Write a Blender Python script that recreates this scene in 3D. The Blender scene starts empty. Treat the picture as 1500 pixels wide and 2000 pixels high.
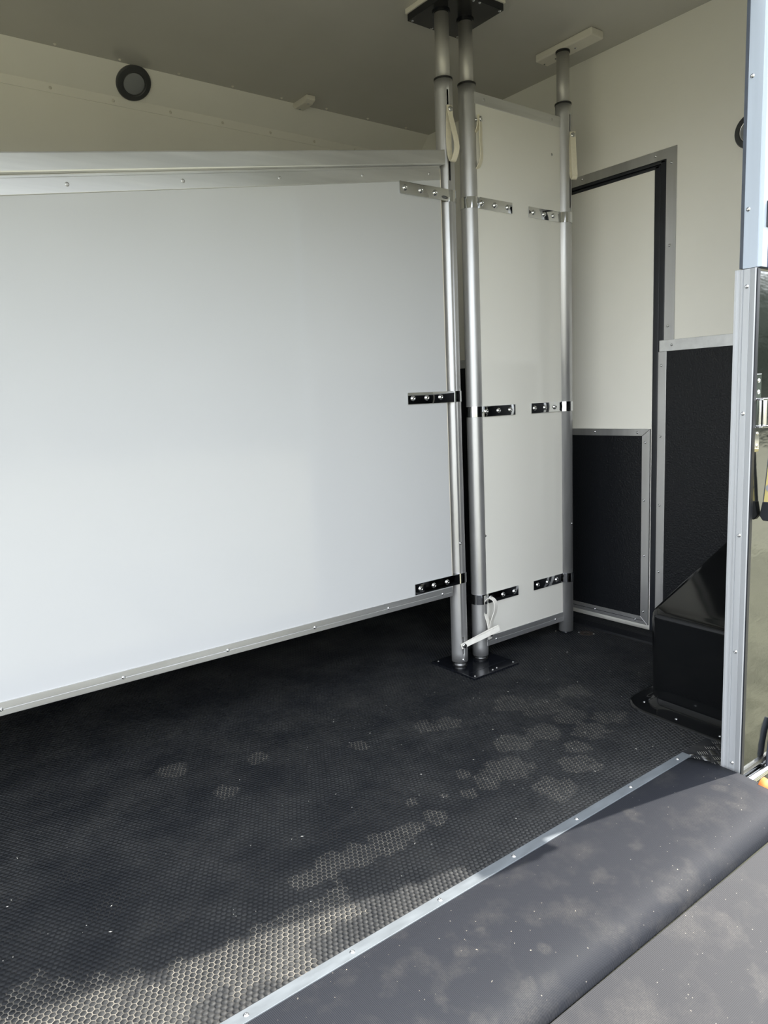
import bpy, bmesh, math, random
import numpy as np
from mathutils import Vector, Matrix

random.seed(7)
S = bpy.context.scene
COL = S.collection

# ------------------------------------------------------------------ camera
YAW, PITCH, ROLL, FPX = 0.645202060, 0.154618130, -0.0445551930, 1426.04231
fw = Vector((math.sin(YAW) * math.cos(PITCH), math.cos(YAW) * math.cos(PITCH), -math.sin(PITCH)))
r0 = Vector((math.cos(YAW), -math.sin(YAW), 0.0))
u0 = r0.cross(fw)
cr, sr = math.cos(ROLL), math.sin(ROLL)
rt = cr * r0 + sr * u0
up = -sr * r0 + cr * u0
cam = bpy.data.objects.new('camera', bpy.data.cameras.new('camera'))
COL.objects.link(cam)
M = Matrix((rt, up, -fw)).transposed().to_4x4()
M.translation = Vector((0, 0, 1.0))
cam.matrix_world = M
cam.data.sensor_fit = 'HORIZONTAL'
cam.data.sensor_width = 36.0
cam.data.lens = FPX / 1500.0 * 36.0
cam.data.clip_start = 0.02
cam.data.clip_end = 500
S.camera = cam

# ------------------------------------------------------------------ world, sun, exposure
SUN_EL = math.radians(43.0)
SUN_DIR = Vector((0.9715 * math.cos(SUN_EL), -0.237 * math.cos(SUN_EL), math.sin(SUN_EL)))   # towards the sun
W = bpy.data.worlds.new('world')
S.world = W
W.use_nodes = True
nt = W.node_tree
nt.nodes.clear()
o_ = nt.nodes.new('ShaderNodeOutputWorld')
bg = nt.nodes.new('ShaderNodeBackground')
sky = nt.nodes.new('ShaderNodeTexSky')
sky.sky_type = 'NISHITA'
sky.sun_disc = False
sky.sun_elevation = SUN_EL
sky.sun_rotation = math.atan2(SUN_DIR.x, SUN_DIR.y)
sky.air_density = 1.0
sky.dust_density = 1.6
gain = nt.nodes.new('ShaderNodeVectorMath'); gain.operation = 'SCALE'
gain.inputs['Scale'].default_value = 0.14
tc = nt.nodes.new('ShaderNodeTexCoord')
cl = nt.nodes.new('ShaderNodeTexNoise')
cl.inputs['Scale'].default_value = 2.6
cl.inputs['Detail'].default_value = 6
rmp = nt.nodes.new('ShaderNodeMapRange')
rmp.inputs['From Min'].default_value = 0.42
rmp.inputs['From Max'].default_value = 0.62
rmp.inputs['To Min'].default_value = 0.5
rmp.inputs['To Max'].default_value = 0.9
mx = nt.nodes.new('ShaderNodeMix'); mx.data_type = 'RGBA'
mx.inputs[7].default_value = (1.25, 1.28, 1.33, 1)
L = nt.links.new
L(sky.outputs[0], gain.inputs[0])
L(tc.outputs['Generated'], cl.inputs['Vector'])
L(cl.outputs['Fac'], rmp.inputs['Value'])
L(rmp.outputs[0], mx.inputs[0])
L(gain.outputs[0], mx.inputs[6])
L(mx.outputs[2], bg.inputs['Color'])
bg.inputs['Strength'].default_value = 1.0
L(bg.outputs[0], o_.inputs['Surface'])

sd = bpy.data.lights.new('sun', 'SUN')
sd.energy = 3.4
sd.angle = math.radians(0.8)
sd.color = (1.0, 0.95, 0.87)
so = bpy.data.objects.new('sun', sd)
COL.objects.link(so)
so.rotation_euler = SUN_DIR.to_track_quat('Z', 'Y').to_euler()
so.location = (6, -2, 6)

S.view_settings.view_transform = 'Standard'
S.view_settings.look = 'None'
S.view_settings.exposure = 1.93
S.view_settings.gamma = 1.0
S.view_settings.use_curve_mapping = False

# ------------------------------------------------------------------ materials
def base_mat(name):
    m = bpy.data.materials.new(name)
    m.use_nodes = True
    n = m.node_tree
    return m, n, n.nodes['Principled BSDF']

def coords(n, scale=(1, 1, 1)):
    g = n.nodes.new('ShaderNodeNewGeometry')
    mp = n.nodes.new('ShaderNodeMapping')
    mp.inputs['Scale'].default_value = scale
    n.links.new(g.outputs['Position'], mp.inputs['Vector'])
    return mp.outputs[0]

def noise(n, vec, scale, detail=4, rough=0.55):
    t = n.nodes.new('ShaderNodeTexNoise')
    t.inputs['Scale'].default_value = scale
    t.inputs['Detail'].default_value = detail
    t.inputs['Roughness'].default_value = rough
    n.links.new(vec, t.inputs['Vector'])
    return t.outputs['Fac']

def maprange(n, val, a, b, c, d, smooth=False):
    t = n.nodes.new('ShaderNodeMapRange')
    if smooth: t.interpolation_type = 'SMOOTHSTEP'
    for k, v in zip(('From Min', 'From Max', 'To Min', 'To Max'), (a, b, c, d)):
        t.inputs[k].default_value = v
    n.links.new(val, t.inputs['Value'])
    return t.outputs[0]

def math_(n, op, a, b=None):
    t = n.nodes.new('ShaderNodeMath'); t.operation = op
    for i, v in enumerate((a, b)):
        if v is None: continue
        if isinstance(v, (int, float)): t.inputs[i].default_value = v
        else: n.links.new(v, t.inputs[i])
    return t.outputs[0]

def mix(n, fac, a, b):
    t = n.nodes.new('ShaderNodeMix'); t.data_type = 'RGBA'
    for i, v in ((0, fac), (6, a), (7, b)):
        if isinstance(v, tuple): t.inputs[i].default_value = (*v, 1)
        elif isinstance(v, (int, float)): t.inputs[i].default_value = v
        else: n.links.new(v, t.inputs[i])
    return t.outputs[2]

def bump(n, p, h, strength, dist):
    b = n.nodes.new('ShaderNodeBump')
    b.inputs['Strength'].default_value = strength
    b.inputs['Distance'].default_value = dist
    n.links.new(h, b.inputs['Height'])
    n.links.new(b.outputs[0], p.inputs['Normal'])

def plain(name, col, rough=0.5, metal=0.0, var=0.06, vscale=6, bumpd=0.0, bscale=200, coat=0.0, spec=0.5, stretch=(1, 1, 1), rvar=0.0):
    m, n, p = base_mat(name)
    v = coords(n, stretch)
    f = noise(n, v, vscale)
    dark = tuple(c * (1 - var) for c in col)
    lite = tuple(min(1, c * (1 + var)) for c in col)
    n.links.new(mix(n, maprange(n, f, .3, .7, 0, 1), dark, lite), p.inputs['Base Color'])
    p.inputs['Metallic'].default_value = metal
    p.inputs['Specular IOR Level'].default_value = spec
    if rvar:
        n.links.new(maprange(n, f, .3, .7, rough - rvar, rough + rvar), p.inputs['Roughness'])
    else:
        p.inputs['Roughness'].default_value = rough
    p.inputs['Coat Weight'].default_value = coat
    p.inputs['Coat Roughness'].default_value = 0.05
    if bumpd:
        bump(n, p, noise(n, v, bscale, 2), 1.0, bumpd)
    return m

MAT = {}
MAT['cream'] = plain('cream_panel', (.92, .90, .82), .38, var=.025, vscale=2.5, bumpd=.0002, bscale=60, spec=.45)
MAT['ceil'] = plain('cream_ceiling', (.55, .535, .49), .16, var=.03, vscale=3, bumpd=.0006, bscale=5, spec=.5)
MAT['board'] = plain('white_board', (.535, .545, .55), .09, var=.012, vscale=2, bumpd=.00045, bscale=4.5, spec=.5)
MAT['board2'] = plain('ivory_board', (.80, .79, .73), .10, var=.012, vscale=2, bumpd=.0004, bscale=5, spec=.5)
MAT['edge'] = plain('ivory_edge', (.78, .74, .62), .4)
MAT['alu'] = plain('brushed_aluminium', (.70, .705, .705), .37, .85, var=.10, vscale=30, stretch=(.06, 1, 1), rvar=.05)
MAT['alu_v'] = plain('brushed_aluminium_upright', (.54, .54, .54), .38, .82, var=.08, vscale=30, stretch=(1, 1, .06), rvar=.05)
MAT['tube'] = plain('tube_aluminium', (.56, .56, .56), .40, .75, var=.09, vscale=22, stretch=(1, 1, .22), rvar=.06)
MAT['tube2'] = plain('tube_aluminium_worn', (.50, .49, .465), .46, .6, var=.07, vscale=22, stretch=(1, 1, .22), rvar=.05)
MAT['jamb'] = plain('weathered_jamb_aluminium', (.47, .485, .50), .5, .45, var=.06, vscale=30, stretch=(1, 1, .06), rvar=.05)
MAT['jamb_flare'] = plain('flare_lit_jamb_aluminium', (.46, .52, .59), .5, .3, var=.05, vscale=30, stretch=(1, 1, .06), rvar=.05)  # same metal as the lower jamb; flare brightness put into this colour
MAT['tread'] = plain('reflection_dark_tread', (.16, .165, .16), .3, 1, var=.15, vscale=40)  # plate colour darkened to carry the reflection of the dark interior
MAT['steel'] = plain('polished_steel', (.70, .71, .72), .05, 1, var=.02, vscale=40)
MAT['screw'] = plain('screw_steel', (.72, .73, .74), .18, 1, var=.05, vscale=60)
MAT['zinc'] = plain('galvanised_strip', (.165, .185, .20), .6, .35, var=.12, vscale=60, stretch=(.25, 1, 1), rvar=.08)
MAT['black_gloss'] = plain('black_moulding', (.006, .0065, .007), .10, var=.1, vscale=9, bumpd=.0015, bscale=4, spec=.36)
MAT['black_plate'] = plain('black_coated_plate', (.008, .009, .012), .18, var=.2, vscale=30, spec=.5)
MAT['seal'] = plain('black_rubber_seal', (.012, .014, .019), .38, var=.15, vscale=30)
MAT['seal_grey'] = plain('slate_grey_and_glare', (.055, .065, .082), .5, var=.1, vscale=30)  # slate grey; on the upper jamb seal it paints glare over black rubber
MAT['ring'] = plain('black_gasket', (.012, .012, .012), .5)
MAT['strap'] = plain('cream_webbing', (.78, .73, .58), .75, var=.05, vscale=90, bumpd=.0004, bscale=600)
MAT['strap_white'] = plain('white_webbing', (.82, .80, .74), .75, var=.05, vscale=90, bumpd=.0004, bscale=600)
MAT['white_block'] = plain('ivory_plastic', (.74, .71, .62), .45)
MAT['navy'] = plain('navy_paint', (.016, .028, .065), .25, var=.05, spec=.08)
MAT['yellow'] = plain('yellow_plate', (.50, .42, .17), .45, var=.05)
MAT['orange'] = plain('orange_webbing', (.80, .22, .05), .7, var=.12, vscale=60)
MAT['chrome'] = plain('chrome_bar', (.85, .85, .86), .12, 1, var=.02)
MAT['lens'] = plain('grey_lens', (.26, .27, .28), .3, var=.05)
MAT['bezel'] = plain('dark_bezel', (.055, .057, .06), .4)
MAT['soil'] = plain('worn_turf', (.16, .155, .105), .95, var=.35, vscale=3)
MAT['grass'] = plain('grass_blades', (.17, .175, .10), .7, var=.35, vscale=2)
MAT['hedge'] = plain('hedge_leaves', (.085, .10, .075), .8, var=.4, vscale=2)
MAT['rust'] = plain('rusty_black_plate', (.035, .026, .02), .6, var=.4, vscale=60)
MAT['crumb'] = plain('pale_crumbs', (.62, .60, .54), .8)

def kick_mat():
    m, n, p = base_mat('black_embossed_board')
    v = coords(n)
    p.inputs['Base Color'].default_value = (.006, .007, .009, 1)
    p.inputs['Roughness'].default_value = .45
    p.inputs['Specular IOR Level'].default_value = .3
    t = n.nodes.new('ShaderNodeTexVoronoi'); t.inputs['Scale'].default_value = 165
    t.feature = 'SMOOTH_F1'
    n.links.new(v, t.inputs['Vector'])
    bump(n, p, math_(n, 'ADD', t.outputs['Distance'], noise(n, v, 160, 2)), .9, .0011)
    return m
MAT['kick'] = kick_mat()

def body_mat():
    m, n, p = base_mat('gunmetal_body_panel')
    p.inputs['Base Color'].default_value = (.22, .23, .23, 1)
    p.inputs['Metallic'].default_value = 1
    p.inputs['Roughness'].default_value = .10
    v = coords(n, (1, 1, 2.5))
    bump(n, p, noise(n, v, 9, 3), .6, .0012)
    return m
MAT['body'] = body_mat()

PATCH = [(0.693, 1.249, 0.044), (0.758, 1.250, 0.050), (0.824, 1.245, 0.053), (0.893, 1.242, 0.053), (0.966, 1.239, 0.048), (1.053, 1.247, 0.035), (0.314, 1.123, 0.075), (0.394, 1.141, 0.069), (0.476, 1.125, 0.075), (0.554, 1.134, 0.069), (0.541, 1.071, 0.050), (0.632, 1.130, 0.062), (0.694, 1.134, 0.050), (0.149, 1.248, 0.100), (0.238, 1.207, 0.075), (1.257, 1.278, 0.044), (1.356, 1.279, 0.075), (1.470, 1.375, 0.062), (1.579, 1.363, 0.056), (1.717, 1.379, 0.062), (1.717, 1.482, 0.088), (1.661, 1.562, 0.075), (1.691, 1.283, 0.062), (1.807, 1.295, 0.056), (1.886, 1.493, 0.062), (1.344, 1.626, 0.044), (1.411, 1.602, 0.050), (1.183, 1.267, 0.025), (1.236, 1.343, 0.027), (1.128, 1.294, 0.018), (1.041, 1.330, 0.020), (1.509, 1.178, 0.056), (0.653, 1.894, 0.044), (0.861, 1.804, 0.037), (1.365, 1.130, 0.062), (1.579, 1.233, 0.044), (1.124, 1.669, 0.031), (0.714, 1.695, 0.037)]

def patch_mask(n, pos):
    """loose dirt left in the mat, patches of their own shape"""
    wob = n.nodes.new('ShaderNodeTexNoise'); wob.inputs['Scale'].default_value = 20
    wob.inputs['Detail'].default_value = 3
    n.links.new(pos, wob.inputs['Vector'])
    total = None
    for x, y, r in PATCH:
        d = n.nodes.new('ShaderNodeVectorMath'); d.operation = 'DISTANCE'
        n.links.new(pos, d.inputs[0]); d.inputs[1].default_value = (x, y, 0)
        val = math_(n, 'ADD', d.outputs['Value'], math_(n, 'MULTIPLY', math_(n, 'SUBTRACT', wob.outputs['Fac'], .5), .035 + r * 1.3))
        f = maprange(n, val, r * .75, r * 1.0, 1, 0, True)
        total = f if total is None else math_(n, 'MAXIMUM', total, f)
    return total

def floor_base_mat():
    m, n, p = base_mat('mat_joints_with_dust')
    pos = coords(n)
    pm = patch_mask(n, pos)
    gen = maprange(n, noise(n, pos, 7, 5), .46, .68, 0, .14)
    spk = maprange(n, noise(n, pos, 55, 3), .35, .65, .35, 1)
    fac = math_(n, 'MULTIPLY', math_(n, 'MAXIMUM', math_(n, 'MULTIPLY', pm, .75), gen), spk)
    n.links.new(mix(n, fac, (.007, .0085, .0105), (.27, .25, .21)), p.inputs['Base Color'])
    p.inputs['Roughness'].default_value = .85
    return m
MAT['floor'] = floor_base_mat()

def stud_mat():
    m, n, p = base_mat('black_rubber_studs')
    pos = coords(n)
    pm = patch_mask(n, pos)
    gen = maprange(n, noise(n, pos, 5, 6, .65), .40, .72, 0, .55)
    spk = noise(n, pos, 160, 3)
    sepy = n.nodes.new('ShaderNodeSeparateXYZ'); n.links.new(pos, sepy.inputs[0])
    tread = math_(n, 'MULTIPLY', maprange(n, sepy.outputs[1], 1.02, 1.34, .85, 0), maprange(n, noise(n, pos, 10, 4), .3, .6, .35, 1))  # studs near the sill paled: sunlit brightness put into their colour
    gen = math_(n, 'MAXIMUM', gen, tread)
    fac = math_(n, 'MULTIPLY', math_(n, 'ADD', math_(n, 'MULTIPLY', pm, .10), gen), maprange(n, spk, .3, .7, .25, .75))
    fleck = maprange(n, noise(n, pos, 420, 1), .70, .78, 0, .6)
    fac = math_(n, 'MAXIMUM', fac, math_(n, 'MULTIPLY', fleck, gen))
    n.links.new(mix(n, fac, (.0075, .009, .0115), (.095, .095, .09)), p.inputs['Base Color'])
    p.inputs['Roughness'].default_value = .65
    p.inputs['Specular IOR Level'].default_value = .22
    bump(n, p, noise(n, pos, 500, 2), .5, .0004)
    return m
MAT['stud'] = stud_mat()

def ribbed_mat(name, along, col, marks, pitch=.0029, depth=.0006):
    m, n, p = base_mat(name)
    pos = coords(n)
    sep = n.nodes.new('ShaderNodeSeparateXYZ'); n.links.new(pos, sep.inputs[0])
    s = math_(n, 'SINE', math_(n, 'MULTIPLY', sep.outputs[along], 2 * math.pi / pitch))
    rib = maprange(n, s, -1, 1, 0, 1)
    dust = maprange(n, noise(n, pos, 9, 6, .6), .5, .75, 0, .10)
    tot = None
    wob = noise(n, pos, 30, 4)
    for x, y, z, r in marks:
        d = n.nodes.new('ShaderNodeVectorMath'); d.operation = 'DISTANCE'
        n.links.new(pos, d.inputs[0]); d.inputs[1].default_value = (x, y, z)
        val = math_(n, 'ADD', d.outputs['Value'], math_(n, 'MULTIPLY', math_(n, 'SUBTRACT', wob, .5), r * 3.2))
        f = maprange(n, val, r * .1, r * 1.0, .07, 0, True)
        tot = f if tot is None else math_(n, 'MAXIMUM', tot, f)
    fac = dust if tot is None else math_(n, 'MAXIMUM', dust, tot)
    fac = math_(n, 'MULTIPLY', fac, maprange(n, noise(n, pos, 240, 2), .3, .7, .4, 1.2))
    fleck = maprange(n, noise(n, pos, 170, 1), .775, .80, 0, .8)
    fac = math_(n, 'MAXIMUM', fac, fleck)
    c = mix(n, fac, col, (.34, .31, .26))
    c = mix(n, maprange(n, rib, 0, 1, .3, 0), c, (.008, .009, .012))
    n.links.new(c, p.inputs['Base Color'])
    p.inputs['Roughness'].default_value = .6
    p.inputs['Specular IOR Level'].default_value = .15
    bump(n, p, rib, .8, depth)
    return m

# ------------------------------------------------------------------ mesh helpers
ORG = {}
def me_from_bm(name, bm, mat, smooth=False):
    bmesh.ops.recalc_face_normals(bm, faces=bm.faces[:])
    me = bpy.data.meshes.new(name)
    bm.to_mesh(me); bm.free()
    for mm in (mat if isinstance(mat, (list, tuple)) else [mat]):
        me.materials.append(mm)
    if smooth:
        for p in me.polygons: p.use_smooth = True
    return me

def link(name, data, parent=None, loc=None, rot=None):
    o = bpy.data.objects.new(name, data)
    COL.objects.link(o)
    if loc is not None: o.location = loc
    if rot is not None: o.rotation_mode = 'QUATERNION'; o.rotation_quaternion = rot
    if parent is not None:
        o.parent = parent
        o.matrix_parent_inverse = ORG.get(parent.name, Matrix.Identity(4)).inverted()
    return o

def obj(name, bm, mat, parent=None, smooth=False):
    return link(name, me_from_bm(name, bm, mat, smooth), parent)

def thing(name, label, cat, loc, group=None):
    o = link(name, None)
    o.location = loc
    o.empty_display_size = .05
    ORG[o.name] = Matrix.Translation(Vector(loc))
    o['label'] = label; o['category'] = cat
    if group: o['group'] = group
    return o

def struct(o):
    o['kind'] = 'structure'
    return o

def box(bm, x0, x1, y0, y1, z0, z1, bev=0.0, seg=2):
    vs = [bm.verts.new((x, y, z)) for x in (x0, x1) for y in (y0, y1) for z in (z0, z1)]
    fs = []
    for q in ((0, 1, 3, 2), (4, 6, 7, 5), (0, 4, 5, 1), (2, 3, 7, 6), (0, 2, 6, 4), (1, 5, 7, 3)):
        fs.append(bm.faces.new([vs[i] for i in q]))
    if bev:
        es = list({e for f in fs for e in f.edges})
        bmesh.ops.bevel(bm, geom=es, offset=bev, segments=seg, affect='EDGES', profile=.6)
    return bm

def B(x0, x1, y0, y1, z0, z1, bev=0.0, seg=2):
    return box(bmesh.new(), x0, x1, y0, y1, z0, z1, bev, seg)

def prism(pts, vec, bev=0.0, seg=2):
    """polygon of 3D points swept along vec"""
    bm = bmesh.new()
    a = [bm.verts.new(p) for p in pts]
    b = [bm.verts.new(Vector(p) + Vector(vec)) for p in pts]
    bm.faces.new(a); bm.faces.new(b[::-1])
    k = len(pts)
    for i in range(k):
        bm.faces.new((a[i], b[i], b[(i + 1) % k], a[(i + 1) % k]))
    if bev:
        bmesh.ops.bevel(bm, geom=bm.edges[:], offset=bev, segments=seg, affect='EDGES', profile=.6)
    return bm

def lathe(prof, seg=32, axis=Vector((0, 0, 1)), origin=Vector((0, 0, 0)), bm=None, cap=True):
    bm = bm or bmesh.new()
    q = Vector((0, 0, 1)).rotation_difference(Vector(axis))
    rings = []
    for r, z in prof:
        if r < 1e-6:
            rings.append([bm.verts.new(Vector(origin) + q @ Vector((0, 0, z)))])
        else:
            rings.append([bm.verts.new(Vector(origin) + q @ Vector((r * math.cos(2 * math.pi * i / seg), r * math.sin(2 * math.pi * i / seg), z))) for i in range(seg)])
    for A, C in zip(rings, rings[1:]):
        for i in range(seg):
            j = (i + 1) % seg
            if len(A) == 1: bm.faces.new((A[0], C[i], C[j]))
            elif len(C) == 1: bm.faces.new((A[i], C[0], A[j]))
            else: bm.faces.new((A[i], C[i], C[j], A[j]))
    if cap:
        for R_ in (rings[0], rings[-1]):
            if len(R_) > 1: bm.faces.new(R_)
    return bm

def smooth_by_angle(o, deg=35):
    me = o.data
    for p in me.polygons: p.use_smooth = True
    bm = bmesh.new(); bm.from_mesh(me)
    for e in bm.edges:
        if len(e.link_faces) == 2 and e.calc_face_angle(0) > math.radians(deg): e.smooth = False
    bm.to_mesh(me); bm.free()

def tube_path(pts, rad, seg=12):
    bm = bmesh.new()
    rings = []
    for i, p in enumerate(pts):
        p = Vector(p)
        d = (Vector(pts[min(i + 1, len(pts) - 1)]) - Vector(pts[max(i - 1, 0)])).normalized()
        a = d.cross(Vector((0.2, .1, 1))).normalized()
        b = d.cross(a)
        rings.append([bm.verts.new(p + rad * (math.cos(t) * a + math.sin(t) * b)) for t in (2 * math.pi * k / seg for k in range(seg))])
    for A, C in zip(rings, rings[1:]):
        for k in range(seg):
            bm.faces.new((A[k], C[k], C[(k + 1) % seg], A[(k + 1) % seg]))
    bm.faces.new(rings[0]); bm.faces.new(rings[-1])
    return bm

# shared fixings
def dome_mesh(name, r, h, mat):
    bm = lathe([(r * 1.25, 0), (r * 1.25, h * .15), (r, h * .2), (r * .92, h * .6), (r * .6, h * .92), (r * .28, h), (r * .2, h * .72), (0, h * .7)], 12)
    return me_from_bm(name, bm, mat, True)
ME_SCREW = dome_mesh('screw', .0040, .0030, MAT['screw'])
ME_SCREWC = dome_mesh('screw', .0048, .0048, MAT['white_block'])
ME_SCREWD = dome_mesh('screw', .0042, .0014, MAT['tube'])
ME_BOLT = me_from_bm('bolt', lathe([(.0095, 0), (.0095, .001), (.0082, .0012), (.0080, .0035), (.0062, .0058), (.0036, .0064), (.003, .0048), (0, .0046)], 16), MAT['screw'], True)
ME_STUD = me_from_bm('strap_stud', lathe([(.0088, 0), (.0088, .002), (.0078, .0045), (.005, .0054), (0, .0056)], 16), MAT['screw'], True)

def screw(parent, loc, nrm, me=None, name='screw'):
    q = Vector((0, 0, 1)).rotation_difference(Vector(nrm))
    return link(name, me or ME_SCREW, parent, loc, q)

# ------------------------------------------------------------------ setting : floor
XW, YF, ZC = 2.55, 2.98, 2.27
floor = struct(obj('floor', B(-1.2, XW + .05, .911, YF + .05, -.05, -.0010), MAT['floor']))
floor['label'] = 'black rubber stable mat with raised hexagons and dusty patches'

def hex_studs():
    p = .0118
    rows = int((2.975 - 1.03) / (p * .866))
    n = int(2.45 / p)
    ii, jj = np.meshgrid(np.arange(n), np.arange(rows))
    cx = .02 + (ii + .5 * (jj % 2)) * p
    cy = 1.033 + jj * p * .866
    cx = cx.ravel(); cy = cy.ravel()
    keep = (cx < 2.462)
    # under the floor plate and the wheel arch nothing shows
    keep &= ~((cx > 1.716) & (cx < 1.936) & (cy > 1.79) & (cy < 2.015))
    keep &= ~((cx > 1.98) & (cy < 1.25))
    cx = cx[keep]; cy = cy[keep]
    k = len(cx)
    rng = np.random.default_rng(3)
    h = .0001 + rng.normal(0, .00010, k)
    a = np.radians(30 + 60 * np.arange(6))
    top = .0051 + rng.normal(0, .00012, k)
    V = np.zeros((k, 12, 3))
    for t in range(6):
        V[:, t, 0] = cx + np.cos(a[t]) * top; V[:, t, 1] = cy + np.sin(a[t]) * top
        V[:, t, 2] = h + rng.normal(0, .00015, k)
        V[:, 6 + t, 0] = cx + np.cos(a[t]) * .0057; V[:, 6 + t, 1] = cy + np.sin(a[t]) * .0057; V[:, 6 + t, 2] = -.0012
    base = (np.arange(k) * 12)[:, None]
    sides = np.concatenate([np.stack([base[:, 0] + 6 + t, base[:, 0] + 6 + (t + 1) % 6, base[:, 0] + (t + 1) % 6, base[:, 0] + t], 1) for t in range(6)], 0)
    tops = base + np.arange(6)[None]
    nl = tops.size + sides.size
    me = bpy.data.meshes.new('hexagon_studs')
    me.vertices.add(k * 12); me.vertices.foreach_set('co', V.ravel())
    me.loops.add(nl)
    me.loops.foreach_set('vertex_index', np.concatenate([tops.ravel(), sides.ravel()]).astype(np.int32))
    npoly = k + len(sides)
    me.polygons.add(npoly)
    st = np.concatenate([np.arange(k) * 6, k * 6 + np.arange(len(sides)) * 4]).astype(np.int32)
    me.polygons.foreach_set('loop_start', st)
    me.update(calc_edges=True)
    me.validate()
    me.materials.append(MAT['stud'])
    o = link('hexagon_studs', me, floor)
    o['kind'] = 'stuff'
hex_studs()

# ------------------------------------------------------------------ setting : ceiling, walls
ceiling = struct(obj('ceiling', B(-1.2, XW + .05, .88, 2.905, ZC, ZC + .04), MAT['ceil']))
for k in range(-3, 8):
    x = .81 + .2254 * k
    if x > -.9: screw(ceiling, (x, 2.863, ZC), (0, 0, -1), ME_SCREWC)

wall_far = struct(obj('wall_far', B(-1.2, XW + .05, YF, YF + .05, -.05, ZC + .04), MAT['cream']))
obj('kick_panel', B(-1.15, XW, YF - .008, YF, 0, 1.125, .002), MAT['kick'], wall_far)
obj('kick_trim', B(-1.15, XW, YF - .011, YF, 1.125, 1.163, .001), MAT['alu'], wall_far)
cove = struct(obj('trim_1', prism([(-1.15, 2.885, ZC), (-1.15, YF - .004, 2.182), (-1.15, YF - .004, 2.150), (-1.15, YF, 2.150), (-1.15, YF, ZC)], (XW + 1.15, 0, 0)), MAT['cream']))
for k in range(-6, 8):
    x = .8105 + .2255 * k
    if x > -.9: screw(cove, (x, YF - .004, 2.166), (0, -1, 0), ME_SCREWC)

lw = bmesh.new()
box(lw, -1.25, -1.2, 1.92, YF + .05, -.05, ZC + .04)
box(lw, -1.25, -1.2, .87, 1.92, 1.95, ZC + .04)          # unseen; tail end left open below to throw daylight on the bulkhead
wall_left = struct(obj('wall_left', lw, MAT['cream']))

# right bulkhead, left open where the groom's door sits
DY0, DY1, DZ1 = 1.589, 2.25, 1.811
wr = bmesh.new()
box(wr, XW, XW + .05, .87, DY0, -.05, ZC + .04)
box(wr, XW, XW + .05, DY1, YF + .05, -.05, ZC + .04)
box(wr, XW, XW + .05, DY0, DY1, DZ1, ZC + .04)
box(wr, XW + .036, XW + .05, DY0 - .02, DY1 + .02, -.05, DZ1 + .02)
wall_right = struct(obj('wall_right', wr, MAT['cream']))
obj('kick_panel', B(XW - .006, XW, .935, 1.58, .0, 1.13, .001), MAT['kick'], wall_right)
obj('kick_trim', B(XW - .009, XW - .0005, .935, 1.605, 1.127, 1.168, .001), MAT['alu'], wall_right)
obj('kick_trim', B(XW - .0085, XW - .0005, 1.575, 1.609, .02, 1.1265, .001), MAT['alu_v'], wall_right)
obj('kick_panel', B(XW - .006, XW, 2.262, YF - .012, .0, 1.13, .001), MAT['kick'], wall_right)
obj('kick_trim', B(XW - .009, XW - .0005, 2.262, YF - .012, 1.127, 1.168, .001), MAT['alu'], wall_right)
screw(wall_right, (XW - .009, 1.555, 1.148), (-1, 0, 0)); screw(wall_right, (XW - .009, 1.29, 1.148), (-1, 0, 0))
for z in (1.0754, .8088, .5413, .2762):
    screw(wall_right, (XW - .0085, 1.596, z), (-1, 0, 0))

# door surround (mitred aluminium angle)
surround = bmesh.new()
for pts in ([(1.589, 1.811), (1.549, 1.846), (2.30, 1.846), (2.30, 1.811)], [(1.589, 1.811), (1.549, 1.846), (1.549, 1.168), (1.589, 1.168)]):
    t = prism([(XW - .004, y, z) for y, z in pts], (.0035, 0, 0))
    me = bpy.data.meshes.new('t'); t.to_mesh(me); t.free(); surround.from_mesh(me); bpy.data.meshes.remove(me)
trim2 = struct(obj('trim_2', surround, MAT['alu_v']))
for y, z in ((1.962, 1.8325), (1.6335, 1.8302), (1.5699, 1.7924), (1.5726, 1.5069), (1.5748, 1.2184)):
    screw(trim2, (XW - .004, y, z), (-1, 0, 0))

# groom's door
door = struct(obj('door_1', B(XW + .004, XW + .034, 1.6415, 2.245, .0425, 1.787, .002), MAT['cream']))
# black rubber seal: two ribs, across the head and down the edge
for a, b, nm in ((0, .025, 'door_seal'), (.026, .0515, 'door_seal')):
    y0 = 1.589 + a; y1 = 1.589 + b
    z1 = 1.811 - a * .48; z0 = 1.811 - b * .48
    sb = bmesh.new()
    d = .006 if a else .0
    box(sb, XW - .004 + d, XW + .02, y0, y1, .02, z1, .004, 3)
    obj(nm, sb, MAT['seal'], door, True)
    sb = B(XW - .004 + d, XW + .02, y0 + .004, 2.25, z0 - .0, z1, .003, 3)
    obj(nm, sb, MAT['seal'], door, True)
obj('kick_panel', B(XW - .001, XW + .004, 1.675, 2.24, .075, .812), MAT['kick'], door)
def frame_piece(pts, mat):
    obj('kick_trim', prism([(XW - .004, y, z) for y, z in pts], (.008, 0, 0), .0008, 1), mat, door)
Y0, Y1, Z0, Z1, wd = 1.643, 2.2445, .044, .836, .035
frame_piece([(Y0, Z1), (Y1, Z1), (Y1 - wd, Z1 - wd * .8), (Y0 + wd, Z1 - wd * .8)], MAT['alu_v'])
frame_piece([(Y0, Z0), (Y0 + wd, Z0 + wd * .9), (Y1 - wd, Z0 + wd * .9), (Y1, Z0)], MAT['alu_v'])
frame_piece([(Y0, Z0 + .001), (Y0, Z1 - .001), (Y0 + wd, Z1 - wd * .8 - .001), (Y0 + wd, Z0 + wd * .9 + .001)], MAT['alu_v'])
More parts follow.
